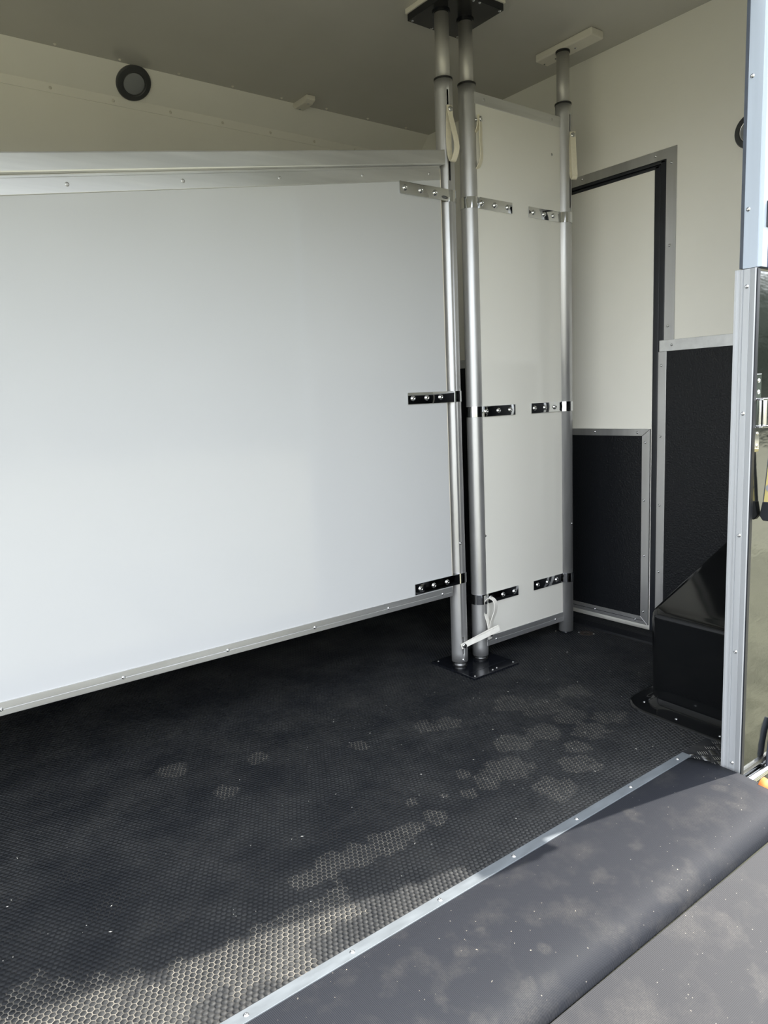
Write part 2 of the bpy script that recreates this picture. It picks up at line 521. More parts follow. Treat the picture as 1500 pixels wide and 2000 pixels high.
frame_piece([(Y1, Z0 + .001), (Y1, Z1 - .001), (Y1 - wd, Z1 - wd * .8 - .001), (Y1 - wd, Z0 + wd * .9 + .001)], MAT['alu_v'])
obj('trim_groove', B(XW - .0046, XW - .003, Y0 + .02, Y1 - .02, Z0 + .0145, Z0 + .0165), MAT['seal'], door)
for y, z in ((1.9008, .8233), (1.6994, .8221), (1.6635, .7835), (1.6661, .5545), (1.6647, .3289), (1.6647, .0977), (1.7019, .0572), (1.9004, .0598)):
    screw(door, (XW - .004, y, z), (-1, 0, 0))

# black step under the door
sill_step = struct(obj('trim_3', prism([(2.467, 1.2, -.002), (2.472, 1.2, .006), (2.50, 1.2, .018), (XW - .002, 1.2, .026), (XW - .002, 1.2, -.002)], (0, 1.77, 0)), MAT['kick']))

# near side wall, right of the opening
nw = bmesh.new()
box(nw, 1.80, XW + .05, .880, .910, -.05, ZC + .04)       # right of the opening
box(nw, -1.2, 1.80, .880, .910, 1.90, ZC + .04)           # over the opening, unseen; widened and hung low to shape the daylight
wall_near = struct(obj('wall_near', nw, MAT['cream']))
obj('kick_panel', B(1.805, XW - .01, .910, .916, 0, 1.13), MAT['kick'], wall_near)
obj('kick_trim', B(1.805, XW - .01, .910, .919, 1.13, 1.168), MAT['alu'], wall_near)
skin = bmesh.new(); box(skin, 1.7812, 3.4, .8755, .8795, -.28, 1.258, .001)
body = obj('body_panel', skin, MAT['body'], wall_near)
skin = bmesh.new(); box(skin, 1.776, 3.4, .862, .8795, 1.262, 2.30, .003)
obj('upper_panel', skin, MAT['navy'], wall_near)

# opening jamb
JL = [(1.781, .919), (1.7665, .919), (1.7665, .9145), (1.7705, .9125), (1.7705, .907), (1.7685, .9055), (1.7685, .9015), (1.7715, .9005),
      (1.770, .899), (1.770, .8855), (1.7715, .8845), (1.7705, .8840), (1.7675, .8715), (1.769, .8690), (1.781, .8690)]
jl = struct(obj('trim_4', prism([(x, y, -.06) for x, y in JL], (0, 0, 1.322)), MAT['jamb']))
for z in (1.2221, .9245, .6245, .3231, .0205):
    screw(jl, (1.770, .8915, z), (-1, 0, 0))
obj('jamb_seal', B(1.7685, 1.7815, .8655, .8688, -.05, 1.26, .001), MAT['seal'], jl)
JU = [(1.80, .9025), (1.770, .9025), (1.770, .8690), (1.7725, .8680), (1.774, .8615), (1.776, .8605), (1.80, .8605)]
ju = struct(obj('trim_5', prism([(x, y, 1.2635) for x, y in JU], (0, 0, 1.04)), MAT['jamb_flare']))
for z in (1.971, 1.683, 1.3956):
    screw(ju, (1.770, .8937, z), (-1, 0, 0))
obj('jamb_seal', B(1.7685, 1.80, .9027, .9098, 1.264, 1.93), MAT['seal_grey'], ju)

# aluminium tread plate in the corner by the jamb
plate = thing('tread_plate', 'patterned aluminium tread plate in the corner between jamb, wheel arch and sill strip', 'floor plate', (1.85, .95, 0))
obj('plate', B(1.735, 2.0, .87, 1.0125, -.012, -.0012), MAT['tread'], plate)
bar_bm = bmesh.new()
pr = [(-.0125, .0), (-.009, .0010), (0, .0014), (.009, .0010), (.0125, .0)]
ringL = []
for t, w in pr:
    ringL.append([bar_bm.verts.new((t, -w - .0002, -.0012)), bar_bm.verts.new((t, 0, -.0012 + w * 1.3)), bar_bm.verts.new((t, w + .0002, -.0012))])
for A, C in zip(ringL, ringL[1:]):
    for k in range(2): bar_bm.faces.new((A[k], C[k], C[k + 1], A[k + 1]))
ME_BAR = me_from_bm('tread_bar', bar_bm, MAT['screw'], True)  # brighter metal than the plate, so the glints are in the colour
cell = .0305
for i in range(-12, 13):
    for j in range(-12, 13):
        du = Vector((math.cos(math.radians(-41)), math.sin(math.radians(-41)), 0)); dv = Vector((-du.y, du.x, 0))
        c = Vector((1.85, .95, 0)) + (du * i + dv * j) * cell
        for k in range(-2, 3):
            if (i + j) % 2: pp = c + dv * (k * .0056); ang = math.radians(-41)
            else: pp = c + du * (k * .0056); ang = math.radians(49)
            if 1.757 < pp.x < 1.90 and .905 < pp.y < 1.004:
                b = link('tread_bar', ME_BAR, plate, pp)
                b.rotation_euler = (0, 0, ang)

# ------------------------------------------------------------------ wheel arch cover
arch = thing('wheel_arch', 'glossy black moulded wheel arch cover with sloping top beside the jamb', 'wheel arch', (2.2, 1.1, 0))
def arch_ring(z, x_off, y_off, rad, xs, dz=0.0):
    """outline of the cover at a height: far side along X, rounded corner, leading face along -Y"""
    pts = [(xs, 1.262 + y_off)]
    cxr, cyr = 1.952 + x_off + rad, 1.262 + y_off - rad
    for k in range(9):
        a = math.radians(90 + 90 * k / 8)
        pts.append((cxr + rad * math.cos(a), cyr + rad * math.sin(a)))
    pts.append((1.952 + x_off - .012, .937))
    return [(x, y, z) for x, y in pts]
ab = bmesh.new()
Xend = 2.5435
rings = []
rings.append(arch_ring(.030, .020, .016, .060, Xend))
rings.append(arch_ring(.10, .006, .004, .050, Xend))
rings.append(arch_ring(.288, -.008, -.004, .040, Xend))
rings.append(arch_ring(.300, -.006, -.006, .038, Xend))
vr = [[ab.verts.new(p) for p in R_] for R_ in rings]
# sloping top: rises along X from the leading edge to the bulkhead
def ztop(x): return .307 + max(0, x - 1.955) * .34
def top_ring(inset, dz):
    R_ = arch_ring(0, inset - .006, -inset - .006, .034, Xend)
    return [(x, y, ztop(x) + dz) for x, y, z in R_]
for inset, dz in ((.001, -.002), (.004, .003), (.011, .007), (.022, .0085)):
    vr.append([ab.verts.new(p) for p in top_ring(inset, dz)])
for A, C in zip(vr, vr[1:]):
    for k in range(len(A) - 1):
        ab.faces.new((A[k], A[k + 1], C[k + 1], C[k]))
last = vr[-1]
base_pts = [v.co.copy() for v in last]
grid_prev = last
inner = [ab.verts.new((max(v.co.x, 1.99), .937, ztop(max(v.co.x, 1.99)) + .0085)) for v in last]
for k in range(len(last) - 1):
    ab.faces.new((last[k], last[k + 1], inner[k + 1], inner[k]))
bmesh.ops.remove_doubles(ab, verts=ab.verts[:], dist=.0004)
shell = obj('shell', ab, MAT['black_gloss'], arch)
smooth_by_angle(shell, 50)
fb = bmesh.new()
f_in = arch_ring(.031, .022, .014, .060, Xend)
f_a = arch_ring(.016, .012, .022, .066, Xend)
f_b = arch_ring(.0065, -.010, .040, .080, Xend)
f_c = arch_ring(.0060, -.042, .070, .108, Xend)
f_d = arch_ring(.0040, -.049, .077, .113, Xend)
f_e = arch_ring(-.001, -.051, .079, .114, Xend)
fr = [[fb.verts.new(p) for p in R_] for R_ in (f_in, f_a, f_b, f_c, f_d, f_e)]
for A, C in zip(fr, fr[1:]):
    for k in range(len(A) - 1): fb.faces.new((A[k], A[k + 1], C[k + 1], C[k]))
fl = obj('flange', fb, MAT['black_gloss'], arch); smooth_by_angle(fl, 60)
for x, y in ((2.108, 1.310), (1.966, 1.276), (1.927, 1.1425), (1.915, 1.0)):
    screw(arch, (x, y, .0062), (0, 0, 1))

# ------------------------------------------------------------------ partitions
VIEW = lambda x, y: Vector((-x, -y, 0)).normalized()
def slot_dir(x, y, deg):
    t = VIEW(x, y); rgt = Vector((-t.y, t.x, 0))
    a = math.radians(deg)
    return (math.cos(a) * t + math.sin(a) * rgt).normalized()

def post_tube(parent, cx, cy, z0, z1, slots, ndir, rad=.030, name='post', mat='tube'):
    """aluminium tube with real slots cut through its wall"""
    seg = 48
    a0 = math.atan2(ndir.y, ndir.x)
    bm = bmesh.new()
    zs = sorted({z0, z1} | {s for p in slots for s in (p[0], p[1])})
    half = .0036 / rad
    angs = [a0 - half, a0 + half] + [a0 + half + (2 * math.pi - 2 * half) * k / (seg - 1) for k in range(1, seg - 1)]
    outer = [[bm.verts.new((cx + rad * math.cos(a), cy + rad * math.sin(a), z)) for a in angs] for z in zs]
    for i in range(len(zs) - 1):
        zm = (zs[i] + zs[i + 1]) / 2
        for k in range(len(angs)):
            if k == 0 and any(p[0] < zm < p[1] for p in slots): continue
            bm.faces.new((outer[i][k], outer[i][(k + 1) % len(angs)], outer[i + 1][(k + 1) % len(angs)], outer[i + 1][k]))
    bmesh.ops.recalc_face_normals(bm, faces=bm.faces[:])
    me = bpy.data.meshes.new(name); bm.to_mesh(me); bm.free()
    for p in me.polygons: p.use_smooth = True
    me.materials.append(MAT[mat])
    o = link(name, me, parent)
    md = o.modifiers.new('wall', 'SOLIDIFY'); md.thickness = .003; md.offset = -1
    md.use_even_offset = True
    return o

def ring_band(parent, name, cx, cy, z0, z1, r0, r1, mat):
    bm = lathe([(r0, z0), (r1, z0 + .0006), (r1, z1 - .0006), (r0, z1)], 48, origin=(cx, cy, 0), cap=False)
    o = obj(name, bm, mat, parent); smooth_by_angle(o, 40)
    return o

def bracket(parent, cx, cy, x_end, z, zh, side, bolts, yf):
    """polished strap: flat plate on the board running into a band round the tube"""
    h = zh / 2
    bm = bmesh.new()
    xa, xb = (x_end, cx - .018) if side < 0 else (cx + .018, x_end)
    box(bm, xa, xb, yf - .0045, yf - .0012, z - h, z + h, .0011, 2)
    lathe([(.0301, z - h), (.0325, z - h + .0005), (.0325, z + h - .0005), (.0301, z + h)], 48, origin=(cx, cy, 0), bm=bm, cap=False)
    o = obj('bracket', bm, MAT['steel'], parent); smooth_by_angle(o, 40)
    for bx in bolts:
        link('bolt', ME_BOLT, o, (bx, yf - .0045, z), Vector((0, 0, 1)).rotation_difference(Vector((0, -1, 0))))
    return o

def ribbon(pts, width_dir, w, th=.0022):
    """closed-thickness band swept through pts, width along width_dir"""
    bm = bmesh.new()
    wd = Vector(width_dir).normalized() * (w / 2)
    rows = []
    P = [Vector(p) for p in pts]
    for i, p in enumerate(P):
        d = (P[min(i + 1, len(P) - 1)] - P[max(i - 1, 0)]).normalized()
        nn = d.cross(wd).normalized() * (th / 2)
        rows.append([bm.verts.new(p + s * wd + t * nn) for s, t in ((-1, -1), (1, -1), (1, 1), (-1, 1))])
    for A, C in zip(rows, rows[1:]):
        for k in range(4): bm.faces.new((A[k], C[k], C[(k + 1) % 4], A[(k + 1) % 4]))
    bm.faces.new(rows[0]); bm.faces.new(rows[-1])
    return bm

def spline(cp, n=8):
    P = [Vector(p) for p in cp]
    out = []
    for i in range(len(P) - 1):
        p0, p1, p2, p3 = P[max(i - 1, 0)], P[i], P[i + 1], P[min(i + 2, len(P) - 1)]
        for k in range(n):
            t = k / n
            out.append(.5 * ((2 * p1) + (-p0 + p2) * t + (2 * p0 - 5 * p1 + 4 * p2 - p3) * t * t + (-p0 + 3 * p1 - 3 * p2 + p3) * t ** 3))
    out.append(P[-1])
    return out

def pull_strap(parent, cx, cy, zs, ndir, rad=.030, length=.165, bulge=.030, tilt=.0, lift=.010, back=.0, sdir=None):
    """webbing loop held by a stud that slides in the slot"""
    n = Vector(ndir); tdir = Vector((-n.y, n.x, 0))
    o = Vector((cx, cy, zs)) + n * (rad + lift)
    pin = n
    if sdir is not None: n = Vector(sdir); tdir = Vector((-n.y, n.x, 0))
    P = lambda dn, dz, dt=0: o + n * (dn - back * min(1, max(0, -dz - .02) / .08)) + Vector((0, 0, dz)) + tdir * dt
    L_ = length
    cp = [P(-.002, .012), P(-.0022, 0), P(-.004, -.02), P(-.006 - bulge * .05, -L_ * .45, tilt * .5), P(-.006, -L_ * .8, tilt), P(.006, -L_ * .985, tilt), P(.020, -L_ * .93, tilt),
          P(bulge, -L_ * .74, tilt), P(bulge * .6, -L_ * .42, tilt * .5), P(.004, -.02), P(.0016, 0), P(.0012, .012)]
    s = obj('pull_strap', ribbon(spline(cp), tdir, .021), MAT['strap'], parent)
    smooth_by_angle(s, 40)
    st = bmesh.new()
    lathe([(.0065, 0), (.0065, .003), (.0034, .0032), (.0034, rad * .2 + lift)], 14, axis=pin, origin=Vector((cx, cy, zs)) + pin * (rad - .001), bm=st)
    a = obj('strap_pin', st, MAT['screw'], parent); smooth_by_angle(a, 40)
    link('strap_stud', ME_STUD, s, o + n * .0030, Vector((0, 0, 1)).rotation_difference(n))
    return s

YB = 1.893            # front face of both boards
P1, P2, P3 = (1.768, 1.92), (1.875, 1.92), (2.354, 1.90)

# --- long partition
long_p = thing('partition', 'long white partition board with sloping aluminium top rail on the left', 'partition', (.6, 1.91, 0))
XL = -.55
rail_z = lambda x: 1.5805 + (x - .3924) * .1596          # upper edge of the rail
xr = 1.7175
obj('board', prism([(XL, YB, .305), (xr, YB, .305), (xr, YB, rail_z(xr) - .05), (XL, YB, rail_z(XL) - .05)], (0, .026, 0), .0012, 1), MAT['board'], long_p)
obj('board_edge', B(xr - .0005, xr + .003, YB + .001, YB + .025, .31, rail_z(xr) - .055), MAT['edge'], long_p)
def rail(y0, y1, top, bot, xe, nm, bev=.002):
    return obj(nm, prism([(XL, y0, rail_z(XL) - top), (xe, y0, rail_z(xe) - top), (xe, y0, rail_z(xe) - bot), (XL, y0, rail_z(XL) - bot)], (0, y1 - y0, 0), bev, 2), MAT['alu'], long_p)
rail(YB - .016, YB + .042, 0, .0455, 1.7282, 'top_rail', .004)
lb = rail(YB - .004, YB + .030, .0535, .0905, 1.7145, 'rail_flange', .001)
obj('rail_groove', prism([(XL, YB - .002, rail_z(XL) - .046), (1.7145, YB - .002, rail_z(1.7145) - .046), (1.7145, YB - .002, rail_z(1.7145) - .053), (XL, YB - .002, rail_z(XL) - .053)], (0, .03, 0)), MAT['alu'], long_p)
for x, z in ((-.05, 1.440), (.24, 1.486), (.5292, 1.5321), (.8192, 1.5800), (1.1077, 1.6258), (1.3975, 1.6711), (1.6667, 1.7145)):
    screw(lb, (x, YB - .004, rail_z(x) - .071), (0, -1, 0), ME_SCREWD)
bt = bmesh.new()
box(bt, XL, 1.7165, YB - .003, YB + .029, .288, .303, .0008, 1)
box(bt, XL, 1.7165, YB - .003, YB + .029, .3045, .322, .0008, 1)
box(bt, XL, 1.7165, YB - .0015, YB + .028, .30, .31)
etrim = obj('bottom_trim', bt, MAT['alu'], long_p)
for x in (-.05, .2502, .5418, .8400, 1.1339, 1.4243, 1.6677):
    screw(etrim, (x, YB - .003, .3045), (0, -1, 0))
n1 = slot_dir(*P1, 27)
post_tube(long_p, *P1, .026, 2.024, [(1.705, 1.988), (.058, .123)], n1)
obj('post_extension', lathe([(.0235, 2.0), (.0235, 2.2315)], 40, origin=(*P1, 0)), MAT['tube2'], long_p, True)
obj('post_foot', lathe([(.021, .0085), (.0205, .012), (.0205, .16)], 32, origin=(*P1, 0)), MAT['tube'], long_p, True)
ring_band(long_p, 'post_gasket', *P1, 2.023, 2.030, .0225, .0312, MAT['ring'])
ring_band(long_p, 'post_gasket', *P1, .0205, .0262, .0195, .0285, MAT['ring'])
for z, bl in ((1.657, (1.5622, 1.6276, 1.6891)), (.9945, (1.5627, 1.6231, 1.6853)), (.3445, (1.5651, 1.6261, 1.6888))):
    bracket(long_p, *P1, 1.541, z, .038, -1, bl, YB)
screw(long_p, (P1[0] + n1.x * .030, P1[1] + n1.y * .030, .474), n1)
screw(long_p, (P1[0] + n1.x * .030, P1[1] + n1.y * .030, .036), n1)
pull_strap(long_p, *P1, 1.923, n1, bulge=.032, length=.165, sdir=slot_dir(*P1, 40))
# bottom strap of the first post, hooked over to the second post
sA = Vector((P1[0] + n1.x * .036, P1[1] + n1.y * .036, .0935))
eA = Vector((1.893, 1.846, .136))
t_ = (eA - sA).normalized()
nz = Vector((-t_.x * t_.z, -t_.y * t_.z, 1)).normalized()
bul = Vector((t_.y, -t_.x, 0)).normalized() * .006
cp = [sA - t_ * .012 - bul * .25, sA - bul * .25, sA + t_ * .03 - bul * .5, sA + (eA - sA) * .6 - bul, eA - bul * .9, eA + t_ * .008, eA + bul * .9, sA + (eA - sA) * .6 + bul, sA + t_ * .03 + bul * .4, sA + bul * .2, sA - t_ * .012 + bul * .2]
s = obj('pull_strap', ribbon(spline(cp), nz, .019), MAT['strap_white'], long_p); smooth_by_angle(s, 40)
link('strap_stud', ME_STUD, s, sA + n1 * .0035, Vector((0, 0, 1)).rotation_difference(n1))
st = lathe([(.006, 0), (.006, .003), (.0034, .0032), (.0034, .008)], 14, axis=n1, origin=sA - n1 * .0085)
obj('strap_pin', st, MAT['screw'], long_p)

# --- head partition
head_p = thing('partition', 'tall narrow ivory partition board held between two aluminium posts', 'partition', (2.1, 1.91, 0))
x0, x1 = 1.884, 2.3265
obj('board', B(x0, x1, YB, YB + .026, .065, 1.995, .0012, 1), MAT['board2'], head_p)
obj('board_edge', B(x1 - .0005, x1 + .0035, YB - .0005, YB + .025, .07, 1.99), MAT['edge'], head_p)
tt = obj('top_trim', B(x0 - .004, x1 + .001, YB - .003, YB + .029, 1.968, 2.005, .0012, 2), MAT['alu'], head_p)
for x in (1.9259, 2.2786): screw(tt, (x, YB - .003, 1.987), (0, -1, 0), ME_SCREWD)
screw(head_p, (2.2798, YB, 1.866), (0, -1, 0), ME_SCREWD)
bt = bmesh.new()
box(bt, x0, x1, YB - .003, YB + .029, .058, .0755, .0008, 1)
box(bt, x0, x1, YB - .003, YB + .029, .077, .096, .0008, 1)
box(bt, x0, x1, YB - .0015, YB + .028, .07, .08)
tt = obj('bottom_trim', bt, MAT['alu'], head_p)
for x in (1.9314, 2.2757): screw(tt, (x, YB - .003, .0763), (0, -1, 0))
n2 = slot_dir(*P2, 74)
post_tube(head_p, *P2, .022, 2.030, [(1.72, 1.990), (.06, .130)], n2)
obj('post_extension', lathe([(.0235, 2.0), (.0235, 2.2315)], 40, origin=(*P2, 0)), MAT['tube2'], head_p, True)
obj('post_foot', lathe([(.021, .0085), (.0205, .012), (.0205, .16)], 32, origin=(*P2, 0)), MAT['tube'], head_p, True)
ring_band(head_p, 'post_gasket', *P2, 2.029, 2.036, .0225, .0312, MAT['ring'])
ring_band(head_p, 'post_gasket', *P2, .0165, .0222, .0195, .0285, MAT['ring'])
for z, bl in ((1.650, (1.9027, 1.968, 2.0328)), (.9365, (1.9024, 1.9656, 2.0279)), (.2425, (1.9048, 1.9708, 2.0331))):
    bracket(head_p, *P2, 2.0565, z, .038, 1, bl, YB)
screw(head_p, (P2[0] + n2.x * .030, P2[1] + n2.y * .030, .481), n2)
pull_strap(head_p, *P2, 1.918, n2, bulge=.030, length=.160, lift=.012, back=.025, sdir=slot_dir(*P2, 66))
# its bottom strap stands up as an open loop
nS = n2
n2 = slot_dir(*P2, 58)
sB = Vector((P2[0] + n2.x * .043, P2[1] + n2.y * .043, .108))
tB = Vector((-n2.y, n2.x, 0))
cp = [sB + Vector((0, 0, -.018)), sB, sB + Vector((-.002, 0, .03)), sB - n2 * .016 + Vector((0, 0, .085)), sB - n2 * .013 + Vector((0, 0, .125)), sB + n2 * .006 + Vector((0, 0, .142)), sB + n2 * .026 + Vector((0, 0, .128)),
      sB + n2 * .026 + Vector((0, 0, .095)), sB + n2 * .008 + Vector((0, 0, .045)), sB + n2 * .0025 + Vector((0, 0, .0)), sB + n2 * .002 + Vector((0, 0, -.018))]
s = obj('pull_strap', ribbon(spline(cp), tB, .021), MAT['strap_white'], head_p); smooth_by_angle(s, 40)
link('strap_stud', ME_STUD, s, sB + n2 * .0045, Vector((0, 0, 1)).rotation_difference(n2))
obj('strap_pin', lathe([(.006, 0), (.006, .003), (.0034, .0032), (.0034, .015)], 14, axis=n2, origin=sB - n2 * .0152), MAT['screw'], head_p)

n3 = slot_dir(*P3, 58)
post_tube(head_p, *P3, .012, 2.053, [(1.682, 2.014)], n3, rad=.0295)
obj('post_extension', lathe([(.0235, 2.03), (.0235, 2.2425)], 40, origin=(*P3, 0)), MAT['tube2'], head_p, True)
obj('post_foot', lathe([(.014, .001), (.013, .003), (.013, .08)], 24, origin=(*P3, 0)), MAT['seal'], head_p, True)
ring_band(head_p, 'post_gasket', *P3, 2.052, 2.059, .0225, .0308, MAT['ring'])
ring_band(head_p, 'post_gasket', *P3, 2.2325, 2.2405, .0225, .0262, MAT['ring'])
for z, bl in ((1.648, (2.169, 2.2265, 2.2795)), (.9365, (2.162, 2.2215, 2.2785)), (.242, (2.168, 2.227, 2.282))):
    bracket(head_p, *P3, 2.1445, z, .038, -1, bl, YB)
screw(head_p, (P3[0] + n3.x * .030, P3[1] + n3.y * .030, .465), n3)
pull_strap(head_p, *P3, 1.938, n3, bulge=.016, length=.160, lift=.010, sdir=slot_dir(*P3, 22))

# ------------------------------------------------------------------ floor and ceiling sockets
fp = thing('socket_plate', 'glossy black square socket plate on the floor under the two close posts', 'plate', (1.826, 1.902, 0))
f1 = obj('plate', B(1.712, 1.941, 1.786, 2.018, -.001, .0078, .002), MAT['black_plate'], fp)
for i, (x, y) in enumerate(((1.733, 2.003), (1.727, 1.80), (1.818, 1.801), (1.842, 1.804), (1.927, 1.803), (1.921, 2.003), (1.818, 2.005))):
    screw(fp, (x, y, .0078), (0, 0, 1))
for p in (P1, P2):
    ring_band(fp, 'socket_ring', p[0], p[1], .0078, .0105, .0212, .0275, MAT['ring'])
obj('plate_groove', B(1.735, 1.92, 1.832, 1.8335, .0076, .0082), MAT['seal'], fp)

cp_ = thing('socket_plate', 'dark square socket plate on the ceiling holding the two post tops', 'plate', (1.822, 1.914, 2.228))
obj('plate', B(1.712, 1.938, 1.804, 2.024, 2.232, 2.254, .0015), MAT['black_plate'], cp_)
obj('backing_block', B(1.707, 1.943, 1.799, 2.029, 2.2542, ZC, .002), MAT['white_block'], cp_)
for x, y in ((1.7244, 2.0135), (1.8122, 2.0159), (1.7243, 1.8159), (1.8091, 1.8123), (1.8348, 1.8107), (1.9278, 1.8124), (1.9278, 2.013)):
    screw(cp_, (x, y, 2.232), (0, 0, -1))
for p in (P1, P2):
    ring_band(cp_, 'socket_ring', p[0], p[1], 2.226, 2.232, .0236, .029, MAT['black_plate'])

cb = thing('ceiling_block', 'narrow ivory mounting block on the ceiling over the farthest post', 'block', (2.372, 1.90, ZC))
obj('block', B(2.342, 2.412, 1.762, 2.022, 2.2425, ZC, .006, 3), MAT['white_block'], cb)
for x, y in ((2.385, 1.958), (2.385, 2.012), (2.38, 1.862)): screw(cb, (x, y, 2.2425), (0, 0, -1))

tb = thing('tie_bracket', 'small ivory bracket where ceiling meets the far cove', 'bracket', (1.80, 2.83, ZC))
obj('bracket_body', prism([(1.782, 2.775, ZC), (1.782, 2.775, 2.252), (1.782, 2.80, 2.243), (1.782, 2.875, 2.243), (1.782, 2.895, 2.262), (1.782, 2.885, ZC)], (.042, 0, 0), .003, 2), MAT['white_block'], tb)
for y in (2.80, 2.868): screw(tb, (1.803, y, 2.243), (0, 0, -1), ME_SCREWD)

def lamp(name, label, c, nrm, rad):
    t = thing(name, label, 'lamp', c)
    nrm = Vector(nrm).normalized()
    o = obj('bezel', lathe([(rad, 0), (rad, .006), (rad * .94, .011), (rad * .70, .0135), (rad * .66, .011), (rad * .66, .004)], 40, axis=nrm, origin=c, cap=False), MAT['bezel'], t); smooth_by_angle(o, 35)
    o = obj('lens', lathe([(rad * .67, .006), (rad * .6, .0098), (rad * .3, .0115), (0, .012)], 36, axis=nrm, origin=c, cap=False), MAT['lens'], t, True)
    o = obj('lens_ring', lathe([(rad * .60, .0100), (rad * .61, .0118), (rad * .65, .0118), (rad * .66, .009)], 36, axis=nrm, origin=c, cap=False), MAT['chrome'] if rad < .06 else MAT['bezel'], t, True)
    return t
cn = Vector((0, -.683, -.73)).normalized()
lamp('round_lamp', 'round grey lamp with dark bezel on the cove above the long partition', Vector((1.103, 2.930, 2.2275)) + cn * .0005, (0, -(ZC - 2.182), -(YF - .004 - 2.885)), .066)
lamp('round_lamp', 'round dark lamp on the cream bulkhead half hidden by the jamb', (XW, 1.283, 1.816), (-1, 0, 0), .056)

fc = thing('floor_catch', 'small rusty floor catch with two screws in the mat beside the farthest post', 'catch', (2.40, 1.84, 0))
o = obj('catch_plate', lathe([(.030, -.001), (.029, .0008), (.013, .0010), (.012, -.0006), (0, -.0006)], 28, origin=(2.402, 1.834, 0)), MAT['rust'], fc); smooth_by_angle(o, 40)
for x, y in ((2.388, 1.862), (2.413, 1.806), (2.335, 1.938)): screw(fc, (x, y, .0006), (0, 0, 1))

# ------------------------------------------------------------------ sill strip, ramp flap, ramp
ss = thing('sill_strip', 'pale galvanised metal strip screwed along the edge of the floor', 'strip', (.7, 1.01, 0))
obj('strip', B(-.44, 1.7605, .9985, 1.0245, -.002, .0032, .0006, 1), MAT['zinc'], ss)
for k in range(-1, 10):
    screw(ss, (1.7149 - .21415 * k if k >= 0 else 1.7149, 1.0115, .0032), (0, 0, 1), ME_SCREW) if k >= 0 else None

MARKS = [(1.40, .93, 0, .035), (1.30, .86, 0, .03), (1.16, .85, 0, .03), (.80, .88, 0, .02), (.86, .90, 0, .018), (1.62, .80, 0, .03), (1.66, .86, 0, .03),
         (1.33, .745, -.01, .04), (.92, .80, 0, .02), (.73, .755, -.01, .035), (.83, .76, -.01, .03), (1.24, .74, -.015, .03), (1.08, .745, -.01, .02), (.70, .83, 0, .02)]
flap = thing('ramp_flap', 'black fine-ribbed rubber flap bridging the sill strip and the ramp', 'flap', (.7, .86, 0))
FP = [(1.000, .0005), (.985, .0022), (.955, .0052), (.91, .0062), (.86, .0045), (.81, .0002), (.775, -.0055), (.752, -.013), (.737, -.023), (.727, -.035), (.7235, -.046), (.7225, -.056)]
prof = spline([(0, y, z) for y, z in FP], 4)
fbm = bmesh.new()
NX = 60
rowsv = []
for p in prof:
    row = []
    for i in range(NX + 1):
        f_ = i / NX
        xe = 1.757 - max(0, (p.y - .968)) * .25
        x = -.44 + f_ * (xe + .44)
        w = math.sin(x * 5.1) * .0012 + math.sin(x * 11.7 + 1) * .0006
        k = max(0, min(1, (1.0 - p.y) / .08))
        row.append(fbm.verts.new((x, p.y, p.z + w * k)))
    rowsv.append(row)
for A, C in zip(rowsv, rowsv[1:]):
    for i in range(NX): fbm.faces.new((A[i], A[i + 1], C[i + 1], C[i]))
fo = obj('rubber_sheet', fbm, ribbed_mat('ribbed_rubber_flap', 0, (.024, .026, .032), MARKS), flap, True)
md = fo.modifiers.new('t', 'SOLIDIFY'); md.thickness = .005; md.offset = -1

ramp = thing('loading_ramp', 'black rubber-covered loading ramp in the bottom right corner', 'ramp', (.7, 0, -.3))
RZ = lambda y: -.058 + (y - .7195) * .30
rb = bmesh.new()
rows_ = []
for j in range(13):
    y = .7195 - 1.75 * j / 12
    rows_.append([rb.verts.new((-.44 + 2.18 * i / 12, y, RZ(y))) for i in range(13)])
for A, C in zip(rows_, rows_[1:]):
    for i in range(12): rb.faces.new((A[i], C[i], C[i + 1], A[i + 1]))
ro = obj('ramp_mat', rb, ribbed_mat('fine_rubber_ramp', 1, (.026, .027, .031), [(1.3, .66, -.08, .05), (1.25, .55, -.1, .05)], .0024, .0002), ramp)
md = ro.modifiers.new('t', 'SOLIDIFY'); md.thickness = .006; md.offset = -1
obj('ramp_deck', prism([(-.44, .7195, RZ(.7195) - .009), (-.44, -1.008, RZ(-1.008) - .009), (-.44, -1.008, RZ(-1.008) - .045), (-.44, .7195, RZ(.7195) - .055)], (2.18, 0, 0)), MAT['alu'], ramp)

# loose bits
def crumbs(name, label, boxes, n, zf, size):
    bm = bmesh.new()
    for _ in range(n):
        x0_, x1_, y0_, y1_ = random.choice(boxes)
        x = random.uniform(x0_, x1_); y = random.uniform(y0_, y1_); s = size * random.uniform(.4, 1.2)
        a = random.uniform(0, 3.14); z = zf(x, y)
        ln = s * random.choice((1, 1, 1.6, 3))
        d = Vector((math.cos(a), math.sin(a), 0)); e = Vector((-d.y, d.x, 0))
        base = Vector((x, y, z))
        q = [bm.verts.new(base + d * ln + Vector((0, 0, s * .3))), bm.verts.new(base + e * s * .6), bm.verts.new(base - d * ln + Vector((0, 0, s * .2))), bm.verts.new(base - e * s * .6), bm.verts.new(base + Vector((0, 0, s * .9)))]
        for i in range(4): bm.faces.new((q[i], q[(i + 1) % 4], q[4]))
        bm.faces.new((q[3], q[2], q[1], q[0]))
    o = obj(name, bm, MAT['crumb'])
    o['kind'] = 'stuff'; o['label'] = label; o['category'] = 'crumbs'
    return o
def zflap(x, y):
    for a, b in zip(FP, FP[1:]):
        if b[0] <= y <= a[0] and b[1] > -.05:
            t = (a[0] - y) / (a[0] - b[0]); return a[1] + (b[1] - a[1]) * t + .0012
    return .001
